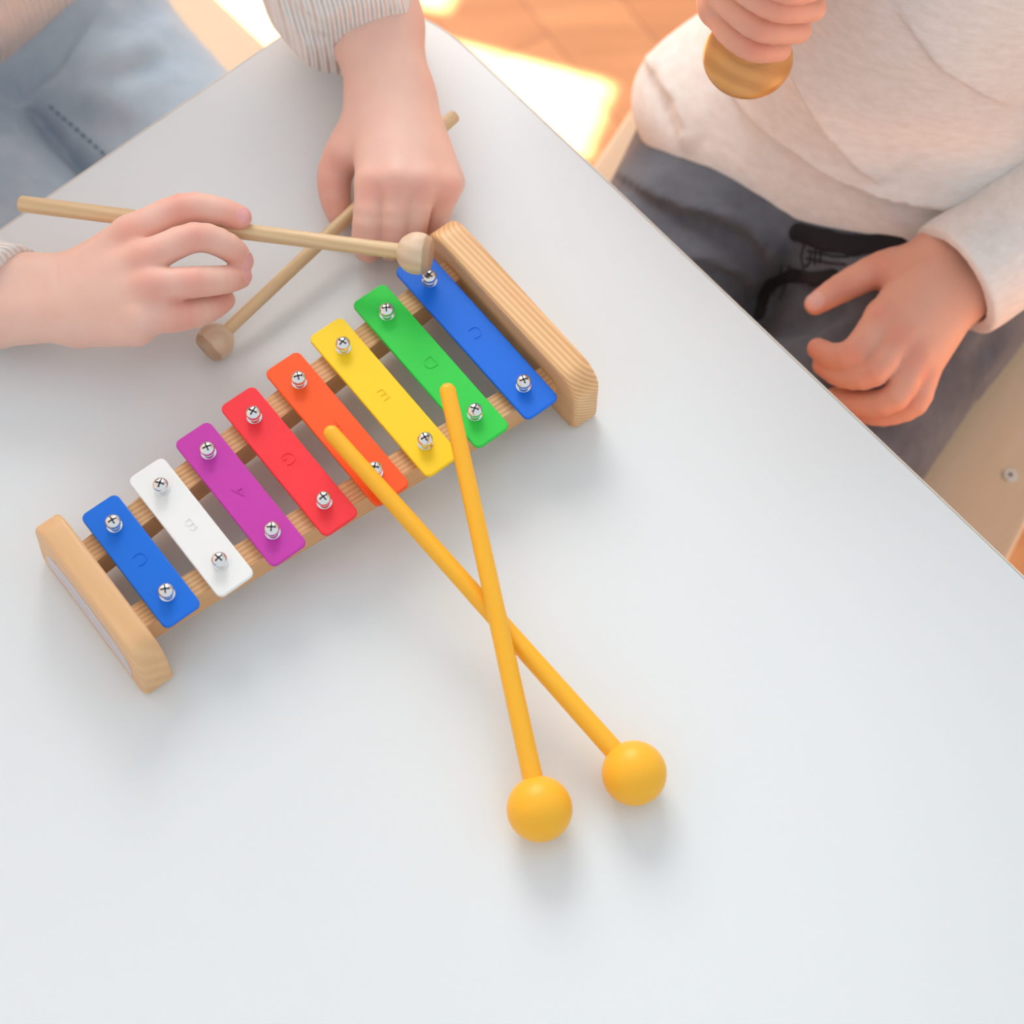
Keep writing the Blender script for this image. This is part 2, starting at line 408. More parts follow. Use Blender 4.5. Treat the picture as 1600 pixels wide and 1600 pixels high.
def arc(f, n=4):
    """round a finger's joint line through its points"""
    P = np.array(f, float); E = np.vstack([2*P[0]-P[1], P, 2*P[-1]-P[-2]]); out = []
    for i in range(len(P)-1):
        p0, p1, p2, p3 = E[i:i+4]
        for j in range(n):
            t = j/n; out.append(.5*((2*p1)+(-p0+p2)*t+(2*p0-5*p1+4*p2-p3)*t*t+(-p0+3*p1-3*p2+p3)*t**3))
    return [tuple(q) for q in out]+[tuple(P[-1])]
def hand(meta, fingers, extra=(), kp=.009, kf=.004, kk=.0008):
    palm = union([cone(W(*a[:3]), W(*b[:3]), a[3]/1000, b[3]/1000) for a, b in meta]+list(extra), kp)
    fs = [chain(Wf(arc(f, 3)), .0006) for f in fingers]
    def fn(p):
        pd = palm[0](p); d = None
        for f in fs:
            e = smin(pd, f[0](p), kf); d = e if d is None else smin(d, e, kk)
        return d
    return mk(fn, np.min([palm[1]]+[f[1] for f in fs], 0), np.max([palm[2]]+[f[2] for f in fs], 0))
def blobs(pts, r):
    P = [np.array(p) for p in pts]
    def fn(v):
        d = np.zeros(len(v))
        for p in P: d = np.maximum(d, np.exp(-((v-p)**2).sum(1)/(r*r)))
        return d
    return fn
def nailmask(pts):
    """pts: (centre, along, radius_len, radius_wide, up)"""
    def fn(v):
        d = np.zeros(len(v))
        for c, a, rl, rw, up in pts:
            a = a/np.linalg.norm(a); up = up-(up@a)*a; up /= np.linalg.norm(up); s = np.cross(a, up); q = v-c
            e = np.sqrt((q@a/rl)**2+(q@s/rw)**2+(q@up/(rw*1.3))**2)
            d = np.maximum(d, np.clip((1.12-e)*6, 0, 1)*((q@up) > -rw*.3))
        return d
    return fn
def head_shape(c, F):
    """c head centre, F facing (unit, horizontal)"""
    F = np.array([F[0], F[1], 0.0]); F /= np.linalg.norm(F); U = np.array([0, 0, 1.0]); R = np.cross(F, U); ax = [R, F, U]
    at = lambda r, f, u: c+R*r+F*f+U*u
    h = union([ell(at(0, -.008, .012), ax, (.07, .08, .078)), ell(at(0, .02, -.035), ax, (.052, .055, .05)),
               cone(at(0, .068, .0), at(0, .086, -.018), .006, .009), ell(at(.03, .05, -.03), ax, (.02, .02, .02)), ell(at(-.03, .05, -.03), ax, (.02, .02, .02))], .02)
    h = union([h, ell(at(.071, -.008, -.005), ax, (.008, .014, .022)), ell(at(-.071, -.008, -.005), ax, (.008, .014, .022)),
               cone(at(-.014, .071, -.046), at(.014, .071, -.046), .0045, .0045), cone(at(-.012, .069, -.053), at(.012, .069, -.053), .005, .005)], .005)
    for s in (-1, 1):
        h = cut(h, ell(at(s*.028, .083, .004), ax, (.014, .012, .008)), .008)
        h = union([h, ell(at(s*.028, .064, .003), ax, (.0115, .0115, .0105))], .001)
    hair = union([ell(at(0, -.016, .022), ax, (.078, .083, .08))], 0)
    hair = cut(hair, ell(at(0, .07, -.045), ax, (.07, .06, .085)), .012)
    hair = half(hair, at(0, 0, -.045), -U, .01)
    return h, hair
def eyes(c, F, root):
    F = np.array([F[0], F[1], 0.0]); F /= np.linalg.norm(F); R = np.cross(F, UP)
    for s in (-1, 1):
        e = c+R*s*.028+F*.0662+UP*.003
        bm = bmesh.new(); bmesh.ops.create_uvsphere(bm, u_segments=24, v_segments=16, radius=.0102); bmesh.ops.translate(bm, verts=bm.verts, vec=V(e))
        ey = wlink('eye', bm_mesh(bm), M['eye'], root)
        bm = bmesh.new(); bmesh.ops.create_uvsphere(bm, u_segments=24, v_segments=16, radius=.0052); bmesh.ops.translate(bm, verts=bm.verts, vec=V(e+F*.0058))
        wlink('iris', bm_mesh(bm), M['iris'], root)
UP = np.array([0, 0, 1.0])
# ------------------------------------------------------------------ setting
def struct(name, me, m):
    o = link(name, me, m); o['kind'] = 'structure'; return o
struct('floor', bm_mesh(box(-3.2, 3.2, -2.2, 4.2, -.03, 0), False), M['floor'])
# unseen wall added at left, square to the sun, openings shaping its patches
AZ = np.array([.95, -.31]); AZ = AZ/np.linalg.norm(AZ); SD = np.array([-AZ[1], AZ[0]])   # sun travel, along-wall
EL = math.radians(36); WR = -2.3            # wall plane: dot(xy, AZ) = WR
zr = lambda r: (r-WR)*math.tan(EL)          # height on the wall whose sun lands at r on the floor
def wall_box(name, s0, s1, z0, z1, r0, r1, m, parent=None):
    bm = box(s0, s1, r0, r1, z0, z1)
    for v in bm.verts:
        s, r, z = v.co; v.co = Vector((SD[0]*s+AZ[0]*r, SD[1]*s+AZ[1]*r, z))
    bmesh.ops.recalc_face_normals(bm, faces=bm.faces)
    return link(name, bm_mesh(bm, False), m, parent)
wl = bmesh.new()
def add_wall(s0, s1, z0, z1):
    b = box(s0, s1, WR-.1, WR, z0, z1); me = bpy.data.meshes.new('t'); b.to_mesh(me); b.free(); wl.from_mesh(me); bpy.data.meshes.remove(me)
zt = lambda r: (r-WR+.1)*math.tan(EL)
Z1 = zt(-.240); Z2 = zt(-.40); ZB = zr(-1.35)
S = [.925, 1.004, 1.032, 1.30]
add_wall(-1.6, S[0], 0, 2.6); add_wall(S[3], 3.4, 0, 2.6); add_wall(S[0], S[3], 0, ZB)
add_wall(S[0], S[2], Z1, 2.6); add_wall(S[2], S[3], Z2, 2.6); add_wall(S[1], S[2], ZB, Z1)
for v in wl.verts:
    s, r, z = v.co; v.co = Vector((SD[0]*s+AZ[0]*r, SD[1]*s+AZ[1]*r, z))
bmesh.ops.recalc_face_normals(wl, faces=wl.faces)
struct('added_sun_patch_wall', bm_mesh(wl, False), M['added_wallm'])
w1 = wall_box('added_sun_opening_1', S[0]-.04, S[0], ZB-.04, Z1+.04, WR, WR+.012, M['frame']); w1['kind'] = 'structure'  # trim strips around the added openings that shape the sun
wall_box('added_opening_frame', S[0], S[1], Z1, Z1+.04, WR, WR+.012, M['frame'], w1)
wall_box('added_opening_sill', S[0]-.05, S[3]+.05, ZB-.03, ZB, WR, WR+.05, M['frame'], w1)
w2 = wall_box('added_sun_opening_2', S[3], S[3]+.04, ZB, Z2+.04, WR, WR+.012, M['frame']); w2['kind'] = 'structure'
wall_box('added_opening_frame', S[2], S[3], Z2, Z2+.04, WR, WR+.012, M['frame'], w2)
# ------------------------------------------------------------------ table
def table():
    c0 = W(597, -56)[:2]; e1 = W(0, 355)[:2]-c0; e1 /= np.linalg.norm(e1); e2 = W(1600, 897)[:2]-c0; e2 /= np.linalg.norm(e2)
    La, Lb = .95, .95
    cor = [c0, c0+e1*La, c0+e1*La+e2*Lb, c0+e2*Lb]
    R = .062; out = []
    for i in range(4):
        p = cor[i]; a = cor[i-1]-p; b = cor[(i+1) % 4]-p; a = a/np.linalg.norm(a); b = b/np.linalg.norm(b)
        for j in range(17):
            t = j/16; q0 = p+a*R*1.25; q2 = p+b*R*1.25
            out.append((1-t)**2*q0+2*t*(1-t)*p+t*t*q2)
    out = np.array(out)[::-1] if ((cor[1]-cor[0])[0]*(cor[2]-cor[0])[1]-(cor[1]-cor[0])[1]*(cor[2]-cor[0])[0]) < 0 else np.array(out)
    ctr = out.mean(0)
    t = empty('table', 'white laminate table with a rounded corner that the xylophone lies on', 'table', (ctr[0], ctr[1], 0))
    loc = out-ctr
    def off(P, d):
        n = len(P); r = []
        for i in range(n):
            tg = P[(i+1) % n]-P[i-1]; tg = tg/np.linalg.norm(tg); r.append(P[i]+np.array([tg[1], -tg[0]])*d)
        return np.array(r)
    ins = off(loc, -.0016)
    link('tabletop', auto(bm_mesh(prism(ins, TZ-.018, TZ, .0006, 2), False), 10), M['table'], t)
    bm = bmesh.new(); o2 = off(loc, 0); i2 = off(loc, -.0012); n = len(loc)
    rows = [[bm.verts.new((x, y, z)) for x, y in P] for P, z in ((i2, TZ-.0185), (o2, TZ-.0175), (o2, TZ-.0014), (off(loc, -.0005), TZ-.0005), (i2, TZ-.0005))]
    for a, b in zip(rows, rows[1:]+rows[:1]):
        for i in range(n): bm.faces.new((a[i], a[(i+1) % n], b[(i+1) % n], b[i]))
    bmesh.ops.recalc_face_normals(bm, faces=bm.faces)
    link('edge_band', bm_mesh(bm, True), M['edge'], t, 'pale edging strip')
    for p in cor:
        q = p+(ctr-p)*.14-ctr
        b = lathe([(0, 0), (.02, 0), (.028, TZ-.02), (0, TZ-.02)], 32); bmesh.ops.translate(b, verts=b.verts, vec=(q[0], q[1], 0))
        link('leg', auto(bm_mesh(b)), M['chair'], t)
table()
# ------------------------------------------------------------------ xylophone (own space: x along, y across towards the viewer, z up)
XO = np.array([-.16602787, .34243579]); XA = math.atan2(.61756209, .78652214)
xy = empty('xylophone', 'wooden toy xylophone with eight coloured metal bars lying on the white table', 'xylophone', (XO[0], XO[1], TZ), XA)
def block(name, u0, u1, hl, h, m, cut_=.012, lab=None):
    # outline in the y-z plane with rounded upper corners, extruded along x
    out = [(-hl+.003, 0), (hl-.003, 0), (hl, .003)]
    for i in range(9):
        a = math.radians(90*i/8); out.append((hl-cut_+cut_*math.cos(a), h-cut_*1.0+cut_*math.sin(a)))
    for i in range(9):
        a = math.radians(90+90*i/8); out.append((-hl+cut_+cut_*math.cos(a), h-cut_+cut_*math.sin(a)))
    out.append((-hl, .003))
    bm = prism(out, 0, u1-u0, .0022, 3)
    for v in bm.verts: v.co = Vector((u0+v.co.z, v.co.x, v.co.y))
    if u0 < 0:
        for v in bm.verts:
            if v.co.x < (u0+u1)/2: v.co.x += .0038*v.co.z/h
    bmesh.ops.recalc_face_normals(bm, faces=bm.faces)
    return link(name, auto(bm_mesh(bm), 14), m, xy, lab)
b1 = block('end_block', -.0320, -.0157, .0437, .0385, M['block2'], .013, 'short rounded end block')
block('end_block', .2035, .2185, .0575, .0405, M['block'], .013, 'long striped-grain end block')
# thin grey plate painting a reflection onto the short block's outer face
o = [(-.034, .007), (.036, .006)]
for i in range(13):
    a = PI*i/12; o.append((.036*math.cos(a)*.98+.001, .012+.013*math.sin(a)**.7))
bm = prism(o, 0, .0006)
for v in bm.verts: v.co = Vector((-.0320-v.co.z+.0003+.0038*v.co.y/.0385, v.co.x, v.co.y))
bmesh.ops.recalc_face_normals(bm, faces=bm.faces)
link('painted_sheen', bm_mesh(bm, False), M['grey'], b1, 'reflection painted as a pale grey curve')
ZB_ = .0285                                  # underside of the bars
sv = lambda u: .0212+.0150*u/.189            # half distance of the screws
for sg in (-1, 1):
    bm = bmesh.new(); n = 24; rows = []
    for i in range(n+1):
        u = -.0157+(.2037+.0157)*i/n; v = sg*sv(u); w = .0062
        rows.append([bm.verts.new((u, v-w, .010)), bm.verts.new((u, v+w, .010)), bm.verts.new((u, v+w, .0262)), bm.verts.new((u, v-w, .0262))])
    for a, b in zip(rows, rows[1:]):
        for k in range(4): bm.faces.new((a[k], a[(k+1) % 4], b[(k+1) % 4], b[k]))
    bm.faces.new(rows[0][::-1]); bm.faces.new(rows[-1]); bmesh.ops.recalc_face_normals(bm, faces=bm.faces)
    rl = link('rail', auto(bm_mesh(bm, False), 30), M['rail'], xy)
    for q in range(8):
        u = .0005+.027*q
        sp = lathe([(0, .0262), (.0034, .0262), (.0034, ZB_), (0, ZB_)], 20); bmesh.ops.translate(sp, verts=sp.verts, vec=(u, sg*sv(u), 0))
        link('spacer', auto(bm_mesh(sp)), M['slot'], rl, 'dark rubber spacer')
# screw: dome head with a cross slot on a short washer stem
def screw_mesh():
    bm = lathe([(0, 0), (.0036, 0), (.0036, .0006), (.0024, .0009), (.0024, .0032), (.0034, .0036), (.0036, .0046), (.0032, .0056), (.0022, .0063), (.0009, .0066), (0, .0066)], 28)
    return auto(bm_mesh(bm), 50)
def cross_mesh():
    bm = bmesh.new()
    for x, y in ((.0021, .00035), (.00035, .0021)):
        b = box(-x, x, -y, y, .0058, .00672); me = bpy.data.meshes.new('t'); b.to_mesh(me); b.free(); bm.from_mesh(me); bpy.data.meshes.remove(me)
    return bm_mesh(bm, False)
SCR = screw_mesh(); CRS = cross_mesh()
letters = 'CBAGFEDC'
def letter_mesh(ch):
    cu = bpy.data.curves.new('t', 'FONT'); cu.body = ch; cu.size = .0095; cu.align_x = 'CENTER'; cu.align_y = 'CENTER'; cu.extrude = .0003; cu.offset = -.0002
    o = bpy.data.objects.new('t', cu); C.objects.link(o)
    dg = bpy.context.evaluated_depsgraph_get(); me = bpy.data.meshes.new_from_object(o.evaluated_get(dg))
    bpy.data.objects.remove(o); bpy.data.curves.remove(cu); return me
for i in range(8):
    u = .0003+.027*i; hl = .0345+.0168*i/7; c = .0006*i*.5
    bm = prism(rrect(u-.0097, u+.0097, -hl, hl+.0006, .0032), ZB_, ZB_+.0024, .0006, 2)
    b = link('bar', auto(bm_mesh(bm, False), 10), M['bar%d' % i], xy, bars_name[i]+' metal bar'+(' (shortest)' if i == 0 else ' (longest)' if i == 7 else ''))
    for sg in (-1, 1):
        s = link('screw', SCR.copy(), M['chrome'], b); s.location = (u+.0002, sg*sv(u), ZB_+.0024); s.rotation_euler = (0, 0, .5+i*.7+sg)
        me2 = CRS.copy(); me2.materials.clear(); me2.materials.append(M['slot'])
        # slot faces joined to the screw itself
        bb = bmesh.new(); bb.from_mesh(s.data); nf = len(bb.faces); bb.from_mesh(me2)
        bb.faces.ensure_lookup_table()
        for f in bb.faces[nf:]: f.material_index = 1
        bb.to_mesh(s.data); bb.free(); s.data.materials.append(M['slot'])
    l = link('letter', letter_mesh(letters[i]), M['bar%d' % i], b, 'faint raised letter '+letters[i])
    l.location = (u+.0005, .001, ZB_+.00245); l.rotation_euler = (0, 0, PI)
# ------------------------------------------------------------------ mallets
def along(o, a, b):
    """stand an object's local z along a->b with its origin at a"""
    a, b = V(a), V(b); o.rotation_mode = 'QUATERNION'; o.rotation_quaternion = (b-a).to_track_quat('Z', 'Y'); o.location = a
def sphere_prof(R, z0, n=24, a0=0, a1=180):
    return [(max(0, R*math.sin(math.radians(a0+(a1-a0)*i/n))), z0-R*math.cos(math.radians(a0+(a1-a0)*i/n))) for i in range(n+1)]
def wooden_mallet(label, tail, headc, rs, rh, cut_):
    L = float(np.linalg.norm(np.array(headc)-tail))
    t = empty('wooden_mallet', label, 'mallet', (0, 0, 0), group='wooden mallets'); along(t, tail, headc)
    s = link('stick', auto(bm_mesh(lathe([(0, 0), (rs*.8, .0002), (rs, .0012), (rs*.97, L*.5), (rs*.92, L-rh*.7), (0, L-rh*.6)], 32)), 60), M['stick'], t)
    # barrel head: near-sphere with a flat sawn end
    zc = rh*cut_; rc = math.sqrt(1-cut_**2)*rh
    pr = [(0, -rh*.93)]+[(rh*math.sin(math.radians(a)), -rh*math.cos(math.radians(a))) for a in np.linspace(24, 90, 14)]
    pr += [(rh*math.cos(math.asin(x)), rh*x) for x in np.linspace(.08, cut_, 10)]+[(rc*.96, zc+.0004), (0, zc+.0004)]
    h = link('head', auto(bm_mesh(lathe(pr, 48)), 30), M['head'], t); h.location = (0, 0, L)
    return t
wooden_mallet('pale wooden mallet held up over the blue bar in the hand at the left', W(30, 318, 44), W(652, 396, 51), .0040, .0100, .62)
wooden_mallet('pale wooden mallet gripped on the table under the downturned fist', W(712, 179, 25), W(336, 534, 9.5), .0034, .0092, .66)
def plastic_mallet(label, ball, end, R, r0, r1):
    L = float(np.linalg.norm(np.array(end)-ball))
    t = empty('plastic_mallet', label, 'mallet', (0, 0, 0), group='plastic mallets'); along(t, ball, end)
    pr = [(0, R*.5), (r0, R*.5)]+[(r0+(r1-r0)*i/8, R+(L-R-r1)*i/8) for i in range(9)]
    pr += [(r1*math.cos(math.radians(a)), L-r1+r1*math.sin(math.radians(a))) for a in (15, 30, 45, 60, 75)]+[(0, L)]
    bm = lathe(pr, 12)
    s = link('stick', auto(bm_mesh(bm), 20 if False else 50), M['yellow'], t)
    b = link('ball', auto(bm_mesh(lathe(sphere_prof(R, 0, 40), 64)), 80), M['yellow'], t)
    return t
plastic_mallet('orange-yellow plastic mallet whose stick end lies on the orange bar, ball further right', W(991, 1208, 14.2), W(510, 668, 44), .0141, .0046, .0038)
plastic_mallet('orange-yellow plastic mallet lying across the other one, stick end over the green bar', W(843, 1264, 14.3), W(697, 599, 60), .0142, .0045, .0037)
# ------------------------------------------------------------------ chairs
def chair(label, ctr, ang, w, d, zt, group=None):
    t = empty('chair', label, 'chair', (ctr[0], ctr[1], 0), ang, group)   # local +y = facing
    link('seat', auto(bm_mesh(prism(rrect(-w/2, w/2, -d/2, d/2, .03, 8), zt-.018, zt, .003, 3), False), 12), M['chair'], t)
    for sx in (-1, 1):
        for sy in (-1, 1):
            b = lathe([(0, 0), (.013, 0), (.019, zt-.018), (0, zt-.018)], 24)
            bmesh.ops.translate(b, verts=b.verts, vec=(sx*(w/2-.03), sy*(d/2-.03), 0)); link('leg', auto(bm_mesh(b)), M['chair'], t)
        link('back_post', auto(bm_mesh(box(sx*(w/2-.04)-.011, sx*(w/2-.04)+.011, -d/2+.002, -d/2+.020, zt, zt+.24, .003), False)), M['chair'], t)
    link('backrest', auto(bm_mesh(box(-w/2+.01, w/2-.01, -d/2-.010, -d/2+.002, zt+.12, zt+.25, .004), False)), M['chair'], t)
    return t
ZS = -186
seat_z = TZ+ZS/1000
F2 = np.array([-.49, -.87]); F2 /= np.linalg.norm(F2); A2 = math.atan2(F2[1], F2[0])-PI/2; Wd2 = np.array([-F2[1], F2[0]])
pL = W(932, 250, ZS)[:2]; pR = W(1588, 850, ZS)[:2]
n2 = np.array([.87, -.49]); n2 /= np.linalg.norm(n2)
a_, b_ = pL@n2, pR@n2
fB = W(1000, 20, ZS)[:2]@F2
D2 = .30; c2 = n2*(a_+b_)/2+F2*(fB+D2/2-.03)
ch2 = chair('pale wooden chair under the person in the cream top', c2, A2, abs(b_-a_), D2, seat_z, 'pale wooden chairs')
bp_ = W(1578, 743, ZS)
b = lathe([(0, 0), (.0045, 0), (.0045, .0006), (.0038, .0014), (.0012, .0014), (.001, .0009), (0, .0009)], 24); bmesh.ops.translate(b, verts=b.verts, vec=(bp_[0], bp_[1], seat_z))
bo = wlink('bolt', auto(bm_mesh(b)), M['steel'], ch2, 'silver bolt head set in the seat')
b = lathe([(0, .0012), (.0014, .0012), (.0014, .00155), (0, .00155)], 6); bmesh.ops.translate(b, verts=b.verts, vec=(bp_[0], bp_[1], seat_z))
bs = wlink('socket', bm_mesh(b, False), M['slot'], ch2, 'dark hexagonal socket'); bs.parent = bo
F1 = np.array([.669, -.743]); n1 = np.array([.743, .669]); A1 = math.atan2(F1[1], F1[0])-PI/2
# ------------------------------------------------------------------ people
UP = np.array([0, 0, 1.0])
def v3(xy, z): return np.array([xy[0], xy[1], z])
def torso(ctr, F, z0, z1, w0, w1, f0, f1, lean=0.0, k=.03):
    """elliptical column, half width w, half depth f, from z0 up to z1 (world)"""
    Fn = np.array([F[0], F[1], 0]); Fn /= np.linalg.norm(Fn); R = np.cross(Fn, UP); c = np.array([ctr[0], ctr[1], 0.0])
    def fn(p):
        t = np.clip((p[:, 2]-z0)/(z1-z0), 0, 1); q = p-c-(t*lean)[:, None]*Fn; a = w0+(w1-w0)*t; b = f0+(f1-f0)*t
        u, v = q@R, q@Fn
        d = (np.sqrt((u/a)**2+(v/b)**2)-1)*np.minimum(a, b)
        return smax(smax(d, p[:, 2]-z1, k), z0-p[:, 2], .008)
    m = max(w0, w1, f0, f1)+abs(lean)+.01
    return mk(fn, [ctr[0]-m, ctr[1]-m, z0], [ctr[0]+m, ctr[1]+m, z1])
def person_body(fine, coarse, hfine, hcoarse, flush, nails, m, root, name='body'):
    parts = [nets(s, hfine) for s in fine]+[nets(coarse, hcoarse)]
    me = mesh_np(parts, {'flush': flush, 'nail': nails}, name)
    return wlink(name, me, m, root)
def garment(name, shape, h, m, root, label=None, attrs=None):
    return wlink(name, mesh_np([nets(shape, h)], attrs), m, root, label)
# ---------- the person at the upper left: both hands on the wooden mallets
c1 = W(-40, -20, -120)[:2]
R1 = np.cross(np.array([F1[0], F1[1], 0]), UP)[:2]            # the person's right
p1 = empty('person', 'person in a pale ribbed sweater and light blue jeans playing with two wooden mallets', 'person', (c1[0], c1[1], 0))
sh1 = TZ+.215
shR = v3(c1+R1*.095, sh1); shL = v3(c1-R1*.095, sh1)
# right hand (at the left edge), back of the hand up, fingers to the right over the stick
rA, rB = W(-20, 445, 27), W(-20, 488, 26)
elR = v3(W(-330, 330, 40)[:2], TZ+.055)
handR = hand(
    [((118, 438, 36, 12.5), (202, 366, 58, 8)), ((116, 455, 38, 12.5), (226, 404, 61, 8.2)), ((116, 475, 36, 12.5), (234, 447, 58, 8)),
     ((118, 492, 33, 12.5), (228, 490, 50, 8)), ((130, 500, 28, 12.5), (214, 508, 42, 9.5)),
     ((150, 420, 38, 11), (205, 385, 40, 8.5))],
    [[(202, 366, 58, 8.4), (284, 326, 61, 7.2), (340, 329, 57.5, 6.5), (374, 340, 54, 5.9)],
     [(226, 404, 61, 8.0), (303, 371, 63, 7.0), (355, 385, 54, 6.5), (378, 408, 45, 5.7)],
     [(234, 447, 58, 8.2), (303, 441, 56, 7.3), (350, 437, 48, 6.6), (375, 432, 42, 5.7)],
     [(226, 494, 50, 8.6), (283, 493, 45, 7.3), (325, 483, 37, 6.3), (350, 469, 31, 5.4)],
     [(160, 420, 38, 10.5), (215, 378, 35.5, 8.6), (262, 350, 36, 7.8), (300, 352, 36.5, 6.6)]],
    extra=[cone(rA, W(112, 442, 35), .0165, .0132), cone(rB, W(112, 488, 33), .0165, .0132),
           cone(W(-250, 400, 32), rA, .021, .0165), cone(W(-250, 430, 32), rB, .021, .0165)], kp=.006)
# left hand, fist pressed down over the other stick
handL = hand(
    [((590, 150, 33, 13), (582, 285, 39, 8)), ((605, 150, 34, 13), (620, 280, 43, 8.2)), ((618, 150, 34, 13), (658, 284, 41, 8)),
     ((632, 150, 32, 13), (693, 293, 34, 8)), ((632, 160, 26, 12), (697, 285, 24, 9)), ((585, 160, 30, 12), (540, 240, 26, 9.5)),
     ((600, 200, 30, 11), (610, 250, 34, 12)), ((640, 200, 30, 11), (655, 255, 32, 11))],
    [[(582, 285, 39, 8.2), (575, 350, 31, 7.6), (573, 383, 20, 7.2), (577, 392, 8.5, 6)],
     [(622, 280, 43, 8.0), (616, 350, 31, 6.6), (612, 384, 19, 6.6), (614, 388, 8, 6)],
     [(658, 283, 41, 7.8), (650, 342, 29, 6.5), (644, 372, 18, 6.4), (648, 375, 8, 6)],
     [(694, 292, 34, 7.6), (686, 330, 24, 6.4), (678, 353, 15, 6.2), (680, 358, 8, 5.6)],
     [(550, 225, 26, 10), (525, 265, 20, 9), (523, 303, 14, 7.9), (530, 334, 9.5, 6.6)]],
    extra=[cone(W(566, 50, 36), W(592, 150, 33), .0158, .0138), cone(W(608, 40, 38), W(630, 150, 33), .0158, .0138),
           cone(W(540, -90, 52), W(566, 50, 36), .02, .0158), cone(W(580, -100, 54), W(608, 40, 38), .02, .0158)], kp=.008)
handR = crease(handR, [(92, 402), (86, 425), (92, 450)], .0012, .0004, .0015, step=8)
flush1 = blobs([W(202, 360, 66), W(228, 400, 69), W(236, 445, 66), W(282, 322, 67), W(303, 368, 70), W(303, 437, 64), W(283, 490, 52), W(374, 338, 58), W(378, 406, 50), W(375, 430, 46), W(350, 468, 36),
                W(580, 300, 46), W(622, 298, 50), W(660, 300, 48), W(697, 300, 40), W(574, 380, 24), W(611, 380, 24), W(645, 370, 22), W(525, 255, 28), W(525, 320, 18), W(520, 290, 20)], .0095)
dR = np.array([1, -.25, -.35])
nail1 = nailmask([(W(383, 338, 57), np.array([1, -.25, -.45]), .0046, .0042, UP), (W(387, 408, 46.5), np.array([.6, -.5, -.75]), .0044, .0042, np.array([.7, .1, .6])),
                  (W(382, 430, 44), np.array([.7, .1, -.6]), .0042, .004, np.array([.6, .1, .6]))])
hd1, hr1 = head_shape(v3(c1+F1*.03, TZ+.39), F1)
pel1 = v3(c1, TZ-.125)
SG = 1
legs = []
thA = (W(60, 0, -140), W(345, 318, -140)); thB = (W(-215, 130, -140), W(100, 480, -140))
for a, b in (thA, thB):
    kn = b; ft = v3(b[:2]+F1*.02, .05); toe = v3(b[:2]+F1*.10, .02)
    legs += [cone(a, kn, .036, .032), cone(kn, ft, .03, .019), cone(ft, toe, .022, .016)]
body1 = union([torso(c1, F1, TZ-.17, sh1+.03, .085, .075, .065, .05, k=.05), cone(shR, elR, .028, .022), cone(elR, W(-200, 420, 32), .021, .019),
               cone(shL, W(470, -330, 120), .028, .022), cone(W(470, -330, 120), W(560, -80, 50), .021, .019), cone(shR, shL, .03, .03),
               cone(v3(c1, sh1), v3(c1+F1*.01, TZ+.31), .034, .03), hd1]+legs, .02)
person_body([handR, handL], body1, .0011, .005, flush1, nail1, M['skin1'], p1)
garment('hair', hr1, .004, M['hair2'], p1)
eyes(v3(c1+F1*.03, TZ+.39), F1, p1)
# sweater
def rib_torso(c, Rr, pitch):
    return lambda v: ((v[:, :2]-c)@Rr)*2*PI/pitch
tor1 = torso(c1, F1, TZ-.118, sh1+.035, .110, .09, .080, .062, k=.05)
bel1 = ell(v3(c1+F1*.004, TZ-.055), [v3(R1, 0), v3(F1, 0), UP], [.111, .084, .075])
slR = union([cone(shR, elR, .044, .036), cone(elR, W(-130, 440, 30), .036, .028), cone(W(-130, 440, 30), W(16, 464, 29), .028, .0255)], .012)
slR = half(slR, W(10, 412, 44), np.array([1.0, -.68, .1]), .002)
elL = W(470, -330, 120)
cw0 = W(500, -120, 60)
slL = union([cone(shL, elL, .044, .04), cone(elL, cw0, .04, .037), cone(cw0, W(535, -10, 44), .037, .0330), cone(W(535, -10, 44), W(578, 78, 37), .0330, .0222)], .02)
slL = union([slL, cone(W(470, 30, 40), W(500, 76, 34), .007, .007), cone(W(455, -30, 46), W(452, 8, 40), .012, .006)], .012)
axL = W(584, 92, 36)-W(545, -10, 42); axL /= np.linalg.norm(axL)
slL = half(slL, W(574, 70, 37), W(590, 118, 37)-W(574, 70, 37), .002)
for q, r, d in (([(500, 82), (540, 66), (590, 48), (640, 38)], .0022, .0011), ([(456, 20), (478, 48), (505, 66)], .005, .003), ([(440, -4), (470, 22), (500, 42)], .004, .002)):
    slL = crease(slL, q, r, d, .002)
swt = half(union([tor1, bel1], .015), v3(c1, TZ-.100), -UP, .004)
def rib1(v):
    base = ((v[:, :2]-c1)@R1)*2*PI/.0042
    sel = np.linalg.norm(v-W(555, 0, 44), axis=1) < .13
    s = np.cross(axL, UP); s /= np.linalg.norm(s); base[sel] = ((v[sel]-cw0)@s)*2*PI/.0046
    s2 = np.array([.1, 1, 0]); sel2 = np.linalg.norm(v-W(-150, 450, 30), axis=1) < .1; base[sel2] = (v[sel2]@s2)*2*PI/.005
    return base
wlink('sweater', mesh_np([nets(swt, .0024), nets(slL, .0017), nets(slR, .0017)], {'rib': rib1}), M['knit'], p1, 'pale ribbed sweater')
# frayed hem threads at the cuff
th = bmesh.new()
for k, q in enumerate([[(498, 86), (492, 92), (490, 96)], [(506, 84), (503, 92), (508, 93), (512, 86)], [(516, 82), (518, 90), (524, 86)]]):
    b = tube([W(x, y, 30-2*k) for x, y in q], .0011, 8); me = bpy.data.meshes.new('t'); b.to_mesh(me); b.free(); th.from_mesh(me)
wlink('cuff_thread', bm_mesh(th), M['knit'], p1)
